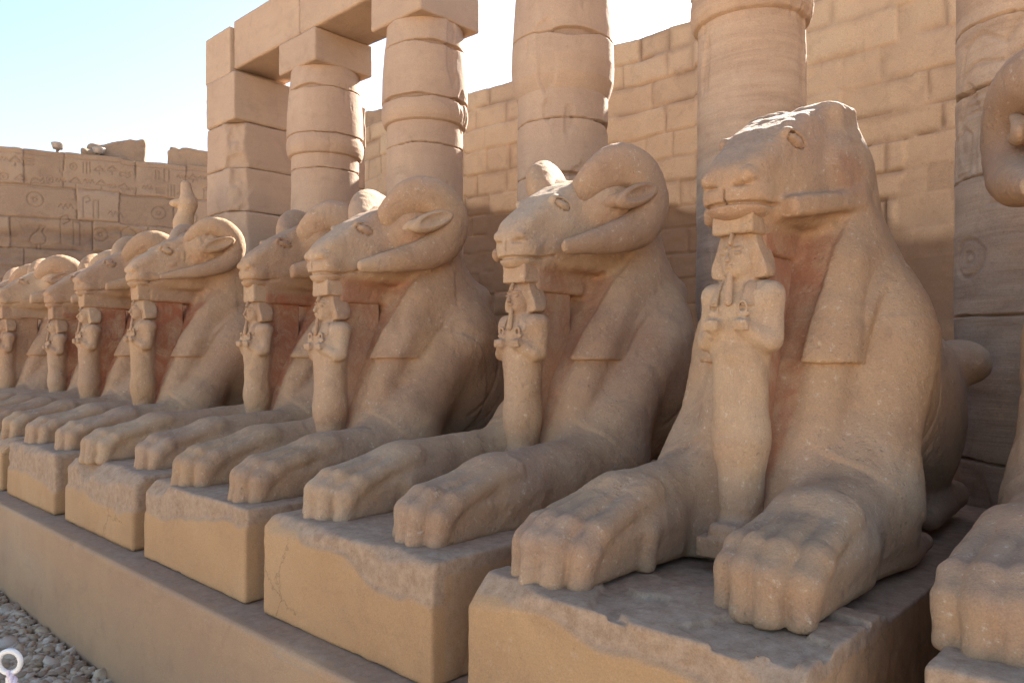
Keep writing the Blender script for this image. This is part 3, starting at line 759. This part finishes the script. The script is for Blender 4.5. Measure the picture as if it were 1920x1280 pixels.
def block(name, size, seed, mat, step=0.03, r=0.02, amp=0.006, big=0.012, parent=None, loc=(0, 0, 0), rot=(0, 0, 0), cut=0.0, tint=0.0, chip=0.03, corner=0.0):
    """a weathered stone block, origin at the centre of its underside"""
    hx, hy, hz = size[0] / 2, size[1] / 2, size[2] / 2
    def f(p):
        d = rbox(p, (0, 0, hz), (hx, hy, hz), r)
        if chip:
            q = np.abs(p - V(0, 0, hz)) / V(hx, hy, hz)
            n = fbm3(p * (1.3 / max(0.25, hz)) , 3, seed + 2)
            s = np.sort((V(hx, hy, hz) - np.abs(p - V(0, 0, hz))), axis=1)
            d = smax(d, (chip * np.maximum(n + 0.15, 0) * 1.6 - (s[:, 0] + s[:, 1])), 0.01)
        if corner:
            kk = (hx - p[:, 0]) + (p[:, 1] + hy); nn = fbm3(p * V(5, 5, 4), 4, seed + 6)
            d = smax(d, corner * (1 + 0.9 * nn) - kk * 0.707, 0.012)
        if cut: d = smax(d, p[:, 2] - hz * 2 + cut * (0.5 + 0.5 * p[:, 0] / hx) + cut * 0.5 * fbm3(p * 3, 3, seed + 5), 0.02)
        return d
    P, Q = mesh_sdf(f, (-hx - .05, -hy - .05, -.06), (hx + .05, hy + .05, 2 * hz + .06), step)
    P = rough(P, Q, amp, 11.0, seed, big)
    at = dict(tint=tint + 0.3 * fbm3(P * 1.8, 3, seed + 3), weather=0 * P[:, 0], red=0 * P[:, 0])
    me = make_mesh(name, P, Q, mat, at)
    if parent is None: return me
    return link(name, me, parent, loc, rot)

# ------------------------------------------------------------------ columns with bud capitals
YC = 4.14
ZN, ZB, ZA = 3.50, 3.75, 4.315           # neck, top of the bulge, underside of the abacus
COLS = [ # x, r, drum joints, label
 (-6.37, 0.325, "leftmost round column, with a square abacus under the lintel and beside the square pier"),
 (-4.885, 0.320, "second round column from the left, its abacus carrying the right end of the lintel"),
 (-3.40, 0.320, "middle round column of five, rising behind the smooth-horned sphinx"),
 (-2.00, 0.302, "thick layered column behind the head of the hornless sphinx"),
 (-0.63, 0.318, "column at the right edge with faint carved outlines on its layered shaft"),
]
for ic, (cx, r, lab) in enumerate(COLS):
    sd = 500 + 17 * ic
    root = thing("papyrus_column", lab, "column", (cx, YC, 0), (0, 0, 0), "round columns of the colonnade")
    near = ic >= 2
    def surf(z0, z1, nz, nt, prof, joints, name, jd_w=0.008, carve=False):
        th = np.linspace(0, 2 * np.pi, nt, endpoint=False); zz = np.linspace(z0, z1, nz)
        T, Z = np.meshgrid(th, zz, indexing='ij')
        Uu = T * r
        ux, uy = np.cos(T) * 0.9, np.sin(T) * 0.9        # periodic noise domain
        P3 = np.stack([ux, uy, Z], -1).reshape(-1, 3)
        def n3(fx, fz, o, s): return fbm3(P3 * V(fx, fx, fz), o, s).reshape(T.shape)
        Rr = np.interp(Z, *zip(*prof))
        lay = n3(1.2, 9.0, 5, sd + 1); sm = n3(6, 6, 4, sd + 2)
        ero = sstep(3.2, 1.6, Z) * 0.6 + 0.4
        la = 0.35 if ic < 3 else 1.0
        D = 0.010 * lay * ero * la + 0.003 * sm
        tint = (0.32 if ic < 3 else 0.6) * lay * ero * la + 0.18 * sm + 0.2 * n3(1.0, 1.0, 3, sd + 8)
        jm = np.zeros(T.shape)
        for jz in joints:
            zj = jz + 0.016 * n3(1.5, 0.01, 3, sd + int(jz * 100))
            wv = 0.0035 + 0.045 * np.maximum(n3(1.3, 0.01, 2, sd + 3 + int(jz * 70)) - 0.25, 0)
            jm = np.maximum(jm, sstep(wv * 1.5, wv * 0.9, np.abs(Z - zj)))
        D = D - 0.036 * jm; tint = tint - 0.65 * jm
        # spalls
        sp = sstep(0.28, 0.42, n3(2.2, 2.2, 4, sd + 6)); D = D - 0.012 * sp; tint = tint - 0.12 * sp
        if carve:
            g = np.full(T.shape, 9.0)
            uc = (T - 1.25 * np.pi) * r
            for (k, gx, gz, gs) in ((9, -.10, 2.45, .22), (3, -.08, 1.92, .30), (8, -.05, 2.85, .34), (2, -.2, 3.18, .3), (0, .12, 2.3, .3), (6, -.3, 2.6, .2), (5, .0, 2.68, .2)):
                g = np.minimum(g, glyph(uc, Z, k, gx, gz, gs))
            cm = sstep(0.016, 0.005, g); D = D - 0.007 * cm; tint = tint - 0.18 * cm
        Rr = Rr + D
        P = np.stack([Rr * np.cos(T), Rr * np.sin(T), Z], -1).reshape(-1, 3)
        i, j = np.meshgrid(np.arange(nt), np.arange(nz - 1), indexing='ij'); i2 = (i + 1) % nt
        Q = np.stack([i * nz + j, i2 * nz + j, i2 * nz + j + 1, i * nz + j + 1], -1).reshape(-1, 4)
        # caps
        ob = len(P); P = np.concatenate([P, [[0, 0, z0], [0, 0, z1]]])
        k = np.arange(nt); k2 = (k + 1) % nt
        Q = np.concatenate([Q, np.stack([k2 * nz, k * nz, np.full(nt, ob), np.full(nt, ob)], -1), np.stack([k * nz + nz - 1, k2 * nz + nz - 1, np.full(nt, ob + 1), np.full(nt, ob + 1)], -1)]) if False else Q
        at = dict(tint=np.concatenate([tint.ravel(), [0, 0]]), weather=np.zeros(len(P)))
        return make_mesh(name, P, Q, M_drum if ic < 3 else M_column, at)
    rj = random.Random(sd)
    j0 = [0.55 + rj.uniform(-.1, .1), 1.15 + rj.uniform(-.1, .1), 1.75 + rj.uniform(-.1, .1), 2.35 + rj.uniform(-.08, .08), 2.85 + rj.uniform(-.06, .06), (3.37, 3.32, 3.2, 3.3, 3.1)[ic]]
    if ic == 3: j0 = j0[:2]
    shaft = surf(0, ZN + 0.01, 640, 240, [(0, r * 1.04), (ZN, r * 0.985), (9, r)], j0, "shaft", carve=(ic == 4))
    link("shaft", shaft, root)
    big = 1.13 if ic != 2 else 1.11
    if ic == 2:
        prof = [(ZN - .10, r * 0.99), (ZN - .06, r * 1.04), (ZN, r * 1.10), (ZN + .12, r * 1.125), (ZN + .25, r * 1.11), (ZN + .4, r * 1.08), (ZN + .6, r * 1.04), (ZA + .02, r * 0.985)]
    else:
        prof = [(ZN, r * 0.985), (ZN + .012, r * 1.06), (ZN + .045, r * 1.10), (ZN + .09, r * 1.125), (ZN + .14, r * 1.118), (ZN + .17, r * 1.10), (ZN + .18, r * 1.095), (ZN + .19, r * 1.115),
                (ZN + .40, r * 1.10), (ZN + .6, r * 1.05), (ZN + .72, r * 1.005), (ZA + .02, r * 0.985)]
    cap = surf(ZN if ic != 2 else ZN - 0.10, ZA + 0.01, 190, 240, prof, [ZN + 0.182, ZN + 0.62] if ic != 2 else [ZN + 0.27, ZN + 0.62], "bud_capital")
    link("bud_capital", cap, root)
    block("abacus", (0.64, 0.64, 0.30), sd + 9, M_block, 0.016, 0.005, parent=root, loc=(0, 0, ZA + 0.002), amp=0.002, big=0.003, chip=0.012)

# ------------------------------------------------------------------ lintel beams over the columns and the square pier
arch = thing("architrave", "row of long stone lintel beams lying across the columns and the square pier", "lintel", (0, YC, ZA + 0.304))
XA = [(-8.18, -7.62), (-7.61, -6.33), (-6.32, -4.92), (-4.905, -3.42), (-3.41, -2.02), (-2.01, -0.65), (-0.64, 0.7)]
for i, (a, b) in enumerate(XA):
    if a > -4.91: break
    block("lintel_beam", (b - a, 0.62 if i else 0.66, 0.50), 700 + i, M_block, 0.019, 0.005, parent=arch, loc=((a + b) / 2, 0.0 if i else -0.02, 0.002 if i else -0.05), amp=0.002, big=0.003, chip=0.012)
block("lintel_beam", (0.36, 0.62, 0.50), 709, M_block, 0.019, 0.005, parent=arch, loc=(-4.72, 0.0, 0.002), amp=0.003, big=0.004, chip=0.03)

def build_pier():
    root = thing("square_pier", "square pier of stacked sandstone blocks with a broken corner, left of the leftmost column", "pier", (0, 0, 0))
    z = 0.0; hs = [0.50, 0.46, 0.44, 0.47, 0.43, 0.44, 0.40, 0.42, 0.44]; rg = random.Random(4)
    tot = ZA + 0.25; k = tot / sum(hs); 
    for i, hh in enumerate(hs):
        hh *= k
        w = 0.62 + rg.uniform(-.02, .02) + (0.03 if i < 6 else 0)
        block("course_block", (w, 1.65 + rg.uniform(-.01, .01), hh - 0.003), 800 + i, M_block, 0.020, 0.004, parent=root,
              loc=(-7.79 + rg.uniform(-.008, .008), 4.59, z), chip=0.02, corner=0.11 if i in (5, 6, 7) else 0.0, amp=0.003, big=0.004, tint=rg.uniform(-.15, .1))
        z += hh
build_pier()

# ------------------------------------------------------------------ pylon-side wall at the left with carved signs
def build_left_wall():
    L, H = 10.5, 5.12
    U, Z = np.meshgrid(np.linspace(0, L, 800), np.linspace(0, H, 400), indexing='ij')
    courses = [0.55, 0.5, 0.5, 0.52, 0.40, 0.42, 0.55, 0.52, 0.54, 0.72, 0.3]
    jt, br, ci, jd = masonry(U, Z, courses, 1.0, 31, wob=0.03, jw=0.008)
    n = fbm2(U * 1.6, Z * 1.6, 5, 33); n2 = fbm2(U * 8, Z * 8, 4, 34)
    g = np.full(U.shape, 9.0); rg = random.Random(9)
    for zr, sm in ((4.80, 0.20), (4.52, 0.22)):
        x = 1.4
        while x < L - 0.2:
            k = rg.randrange(10); s = sm * rg.uniform(0.8, 1.15)
            if rg.random() < 0.88: g = np.minimum(g, glyph(U, Z, k, x, zr + rg.uniform(-.02, .02), s))
            x += s * rg.uniform(0.8, 1.1)
    g = np.minimum(g, seg(U, Z, (0, 5.03), (L, 5.03))); g = np.minimum(g, seg(U, Z, (0, 4.47), (L, 4.47)))
    for zr in (3.95, 3.45):
        x = 2.0
        while x < L - 0.3:
            k = rg.choice([2, 4, 8, 9, 3, 7]); s = rg.uniform(0.3, 0.5)
            if rg.random() < 0.45: g = np.minimum(g, glyph(U, Z, k, x, zr + rg.uniform(-.1, .1), s))
            x += s * 1.1
    cm = sstep(0.015, 0.006, g) * sstep(-0.45, 0.0, n + 0.2)
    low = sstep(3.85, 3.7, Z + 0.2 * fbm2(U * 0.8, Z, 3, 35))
    edge = sstep(0.07, 0.0, jd) * sstep(-0.1, 0.5, fbm2(U * 5, Z * 5, 3, 36))
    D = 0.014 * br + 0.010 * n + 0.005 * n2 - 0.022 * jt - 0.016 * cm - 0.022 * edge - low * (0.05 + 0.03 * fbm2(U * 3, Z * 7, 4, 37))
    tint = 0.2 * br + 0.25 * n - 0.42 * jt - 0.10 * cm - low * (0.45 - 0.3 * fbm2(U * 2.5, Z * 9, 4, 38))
    Zt = Z * (H + 0.03 * np.round(fbm2(U * 0.9, U * 0, 2, 39) * 2) + 0.02 * fbm2(U * 4, U * 0, 3, 40)) / H
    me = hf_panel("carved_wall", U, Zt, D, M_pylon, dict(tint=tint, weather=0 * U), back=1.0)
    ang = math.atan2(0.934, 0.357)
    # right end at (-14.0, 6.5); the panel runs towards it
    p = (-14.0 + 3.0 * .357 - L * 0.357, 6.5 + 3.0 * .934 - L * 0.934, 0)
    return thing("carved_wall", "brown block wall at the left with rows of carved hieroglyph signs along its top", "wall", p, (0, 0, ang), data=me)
lw = build_left_wall()
def on_left_wall(t, back, z):
    """t metres left of the wall's right end, back metres behind its face"""
    bx, by = -14.0 - t * .357, 6.5 - t * .934
    return (bx - back * .934, by + back * .357, z)
LWR = math.atan2(0.934, 0.357)
thing("broken_block", "broken sandstone block lying on the carved wall left of centre, rounded at its left end", "stone block", on_left_wall(1.55, 0.6, 5.10), (0, 0, LWR + math.pi), None,
      block("broken_block", (1.05, 0.7, 0.52), 900, M_pylon, 0.03, 0.07, 0.008, 0.05, cut=0.30, chip=0.12))
thing("broken_block", "broken sandstone block with a sunlit sloping top, on the carved wall beside the square pier", "stone block", on_left_wall(0.28, 0.5, 5.10), (0, 0, LWR), None,
      block("broken_block", (0.72, 0.8, 0.40), 903, M_pylon, 0.03, 0.03, 0.008, 0.03, cut=0.06, chip=0.10))
thing("broken_block", "small pinkish block on top of the back wall, seen between the two leftmost columns", "stone block", (-9.72, 7.45, 5.14), (0, 0, 0.1), None,
      block("broken_block", (0.72, 0.6, 0.34), 906, M_pylon, 0.03, 0.04, 0.008, 0.04, cut=0.10, chip=0.12))

# floodlights on the wall top
M_lamp = plain("painted_metal", (0.30, 0.24, 0.20), 0.5, 0.3)
def lathe(prof, n=24):
    P, Q = [], []
    m = len(prof)
    for i in range(n):
        a = 2 * math.pi * i / n
        for r, z in prof: P.append((r * math.cos(a), r * math.sin(a), z))
    for i in range(n):
        for j in range(m - 1):
            i2 = (i + 1) % n
            Q.append((i * m + j, i2 * m + j, i2 * m + j + 1, i * m + j + 1))
    return np.array(P), np.array(Q)
def lamp(loc, lab):
    root = thing("floodlight", lab, "floodlight", loc, (0, 0, 0), "small round floodlights on the carved wall")
    P, Q = lathe([(0.001, 0.10), (.075, .10), (.085, .12), (.105, .19), (.105, .205), (.095, .21), (.09, .195), (.001, .19)])
    link("housing", make_mesh("housing", P, Q, M_lamp), root)
    P, Q = lathe([(0.001, 0), (.06, 0), (.06, .02), (.03, .03), (.028, .105), (.001, .105)])
    link("stand", make_mesh("stand", P, Q, M_lamp), root)
lamp(on_left_wall(2.42, 0.15, 5.12), "small round floodlight standing out against the sky on the left wall top")
lamp(on_left_wall(1.78, 0.12, 5.10), "small round floodlight in front of the rounded broken block on the left wall top")

# ------------------------------------------------------------------ carved stump rising behind the far sphinxes
def cobra_sdf(P):
    d = rcone(P, (0.0, 0, 0.0), (0.0, 0.0, 2.1), 0.12, 0.11)
    d = smin(d, rcone(P, (0.0, 0, 2.1), (-0.03, 0.0, 2.36), 0.11, 0.085), 0.06)
    d = smin(d, rcone(P, (-0.03, 0, 2.36), (0.03, 0.0, 2.58), 0.085, 0.075), 0.05)
    d = smin(d, rcone(P, (0.03, 0, 2.56), (-0.0, 0.0, 2.76), 0.075, 0.045), 0.05)
    d = smin(d, ell(P, (-0.07, -0.02, 2.57), (0.085, 0.06, 0.042)), 0.02)
    return d
P, Q = mesh_sdf(cobra_sdf, (-0.2, -0.2, -0.05), (0.2, 0.2, 2.88), 0.014)
P = rough(P, Q, 0.004, 14.0, 77, 0.008)
thing("carved_stump", "slender pale carved stone stump rising like a cobra behind the far ram heads", "stone stump", (-7.83, 3.42, 0.61), (0, 0, R(40)), None,
      make_mesh("carved_stump", P, Q, M_sphinx, dict(tint=0.3 + 0 * P[:, 0], weather=0 * P[:, 0], red=0 * P[:, 0])))

# ------------------------------------------------------------------ gravel along the foot of the bench wall
def gravel():
    rg = np.random.default_rng(3)
    th = np.linspace(0, 2 * np.pi, 8, endpoint=False); ph = [-.9, -.35, .25, .8]
    base = [(0, 0, -1)] + [(math.cos(p) * math.cos(t), math.cos(p) * math.sin(t), math.sin(p)) for p in ph for t in th] + [(0, 0, 1)]
    base = np.array(base); F = []
    for k in range(3):
        for i in range(8):
            a = 1 + k * 8 + i; b_ = 1 + k * 8 + (i + 1) % 8; F.append((a, b_, b_ + 8, a + 8))
    for i in range(8):
        a = 1 + i; b_ = 1 + (i + 1) % 8; F.append((0, b_, a, a)); a += 24; b_ += 24; F.append((a, b_, 33, 33))
    F = [f for f in F if len(set(f)) == 4]; tri = []
    F = np.array(F)
    top = np.array([(25 + i, 25 + (i + 1) % 8, 33) for i in range(8)])
    Ps, Qs, T = [], [], []
    n = 12000
    xs = rg.uniform(-8.0, -2.6, n); ys = rg.uniform(-0.2, 1.372, n)
    vs = []
    for k in range(n):
        s = rg.gamma(5, 0.0034) + 0.005
        r3 = np.array([1.25, 0.95, 0.65]) * s * rg.uniform(0.75, 1.3, 3)
        B = base * (1 + 0.16 * rg.standard_normal((34, 1))) * r3
        a, t = rg.uniform(0, 6.28), rg.uniform(-0.5, 0.5)
        c_, s_ = math.cos(t), math.sin(t); B = np.stack([B[:, 0] * c_ + B[:, 2] * s_, B[:, 1], -B[:, 0] * s_ + B[:, 2] * c_], 1)
        c_, s_ = math.cos(a), math.sin(a); B = np.stack([B[:, 0] * c_ - B[:, 1] * s_, B[:, 0] * s_ + B[:, 1] * c_, B[:, 2]], 1)
        Ps.append(B + (xs[k], ys[k], 0.008 + rg.uniform(0, 0.022))); Qs.append(F + 34 * k); T.append(top + 34 * k)
        vs.append(np.full(34, rg.uniform(-1, 1)))
    P = np.concatenate(Ps); Q = np.concatenate(Qs); T = np.concatenate(T)
    me = bpy.data.meshes.new("gravel")
    me.from_pydata(P.tolist(), [], Q.tolist() + T.tolist()); me.validate()
    me.polygons.foreach_set("use_smooth", np.full(len(me.polygons), True))
    at = me.attributes.new("tint", 'FLOAT', 'POINT'); at.data.foreach_set("value", np.concatenate(vs).astype(f4))
    me.materials.append(stone("pebbles", (0.54, 0.375, 0.235), (0.57, 0.40, 0.25), (0.28, 0.175, 0.11), (0.60, 0.48, 0.37), weather=False, bump=0.15, fine=80))
    o = link("gravel", me); o["kind"] = "stuff"
gravel()

# ------------------------------------------------------------------ rope barrier post at the lower left
M_white = plain("white_painted_iron", (0.78, 0.74, 0.68), 0.45, 0.0, 0.06)
def tube(pts, rad, n=10, closed=False):
    pts = [Vector(p) for p in pts]; m = len(pts); P, Q = [], []
    up = Vector((0.13, 0.31, 0.94))
    for i, p in enumerate(pts):
        a = pts[(i - 1) % m] if (closed or i > 0) else p; b_ = pts[(i + 1) % m] if (closed or i < m - 1) else p
        t = (b_ - a).normalized(); s = t.cross(up).normalized(); w = s.cross(t)
        rr = rad[i] if isinstance(rad, list) else rad
        for k in range(n):
            an = 2 * math.pi * k / n; P.append(p + s * math.cos(an) * rr + w * math.sin(an) * rr)
    for i in range(m if closed else m - 1):
        for k in range(n):
            Q.append((i * n + k, i * n + (k + 1) % n, ((i + 1) % m) * n + (k + 1) % n, ((i + 1) % m) * n + k))
    return np.array([tuple(v) for v in P]), np.array(Q)
RP = Vector((-2.099, 0.499, 0.0)); RZ = 0.918
post = thing("barrier_post", "white painted iron barrier post with an eye ring on top, in the lower left corner", "barrier post", RP)
P, Q = tube([(0, 0, 0), (0, 0, 0.4), (0, 0, RZ - 0.034)], 0.0085); link("pole", make_mesh("pole", P, Q, M_white), post)
vr = Vector((0.729, 0.6845, 0))
P, Q = tube([vr * (0.026 * math.cos(t)) + Vector((0, 0, RZ + 0.026 * math.sin(t))) for t in np.linspace(0, 2 * math.pi, 36, endpoint=False)], 0.0062, 10, True)
link("eye_ring", make_mesh("eye_ring", P, Q, M_white), post)
def rope():
    a = RP + Vector((0.0, 0, RZ - 0.024)); d = Vector((0.62, 0.10, 0))
    base = [a + d * s + Vector((0, 0, -0.55 * s + 0.28 * s * s)) for s in np.linspace(0, 1.6, 260)]
    Ps, Qs, o = [], [], 0
    for st in range(3):
        pts = []
        for i, p in enumerate(base):
            an = i * 0.55 + st * 2.094
            pts.append(p + Vector((0.0045 * math.cos(an) * -0.16, 0.0045 * math.cos(an), 0.0045 * math.sin(an))))
        P, Q = tube(pts, 0.0052, 7); Ps.append(P); Qs.append(Q + o); o += len(P)
    return make_mesh("rope", np.concatenate(Ps), np.concatenate(Qs), plain("rope_fibre", (0.72, 0.58, 0.60), 0.8, 0, 0.2, 200))
thing("barrier_rope", "twisted pale pinkish rope hanging from the eye of the white barrier post", "rope", data=rope())
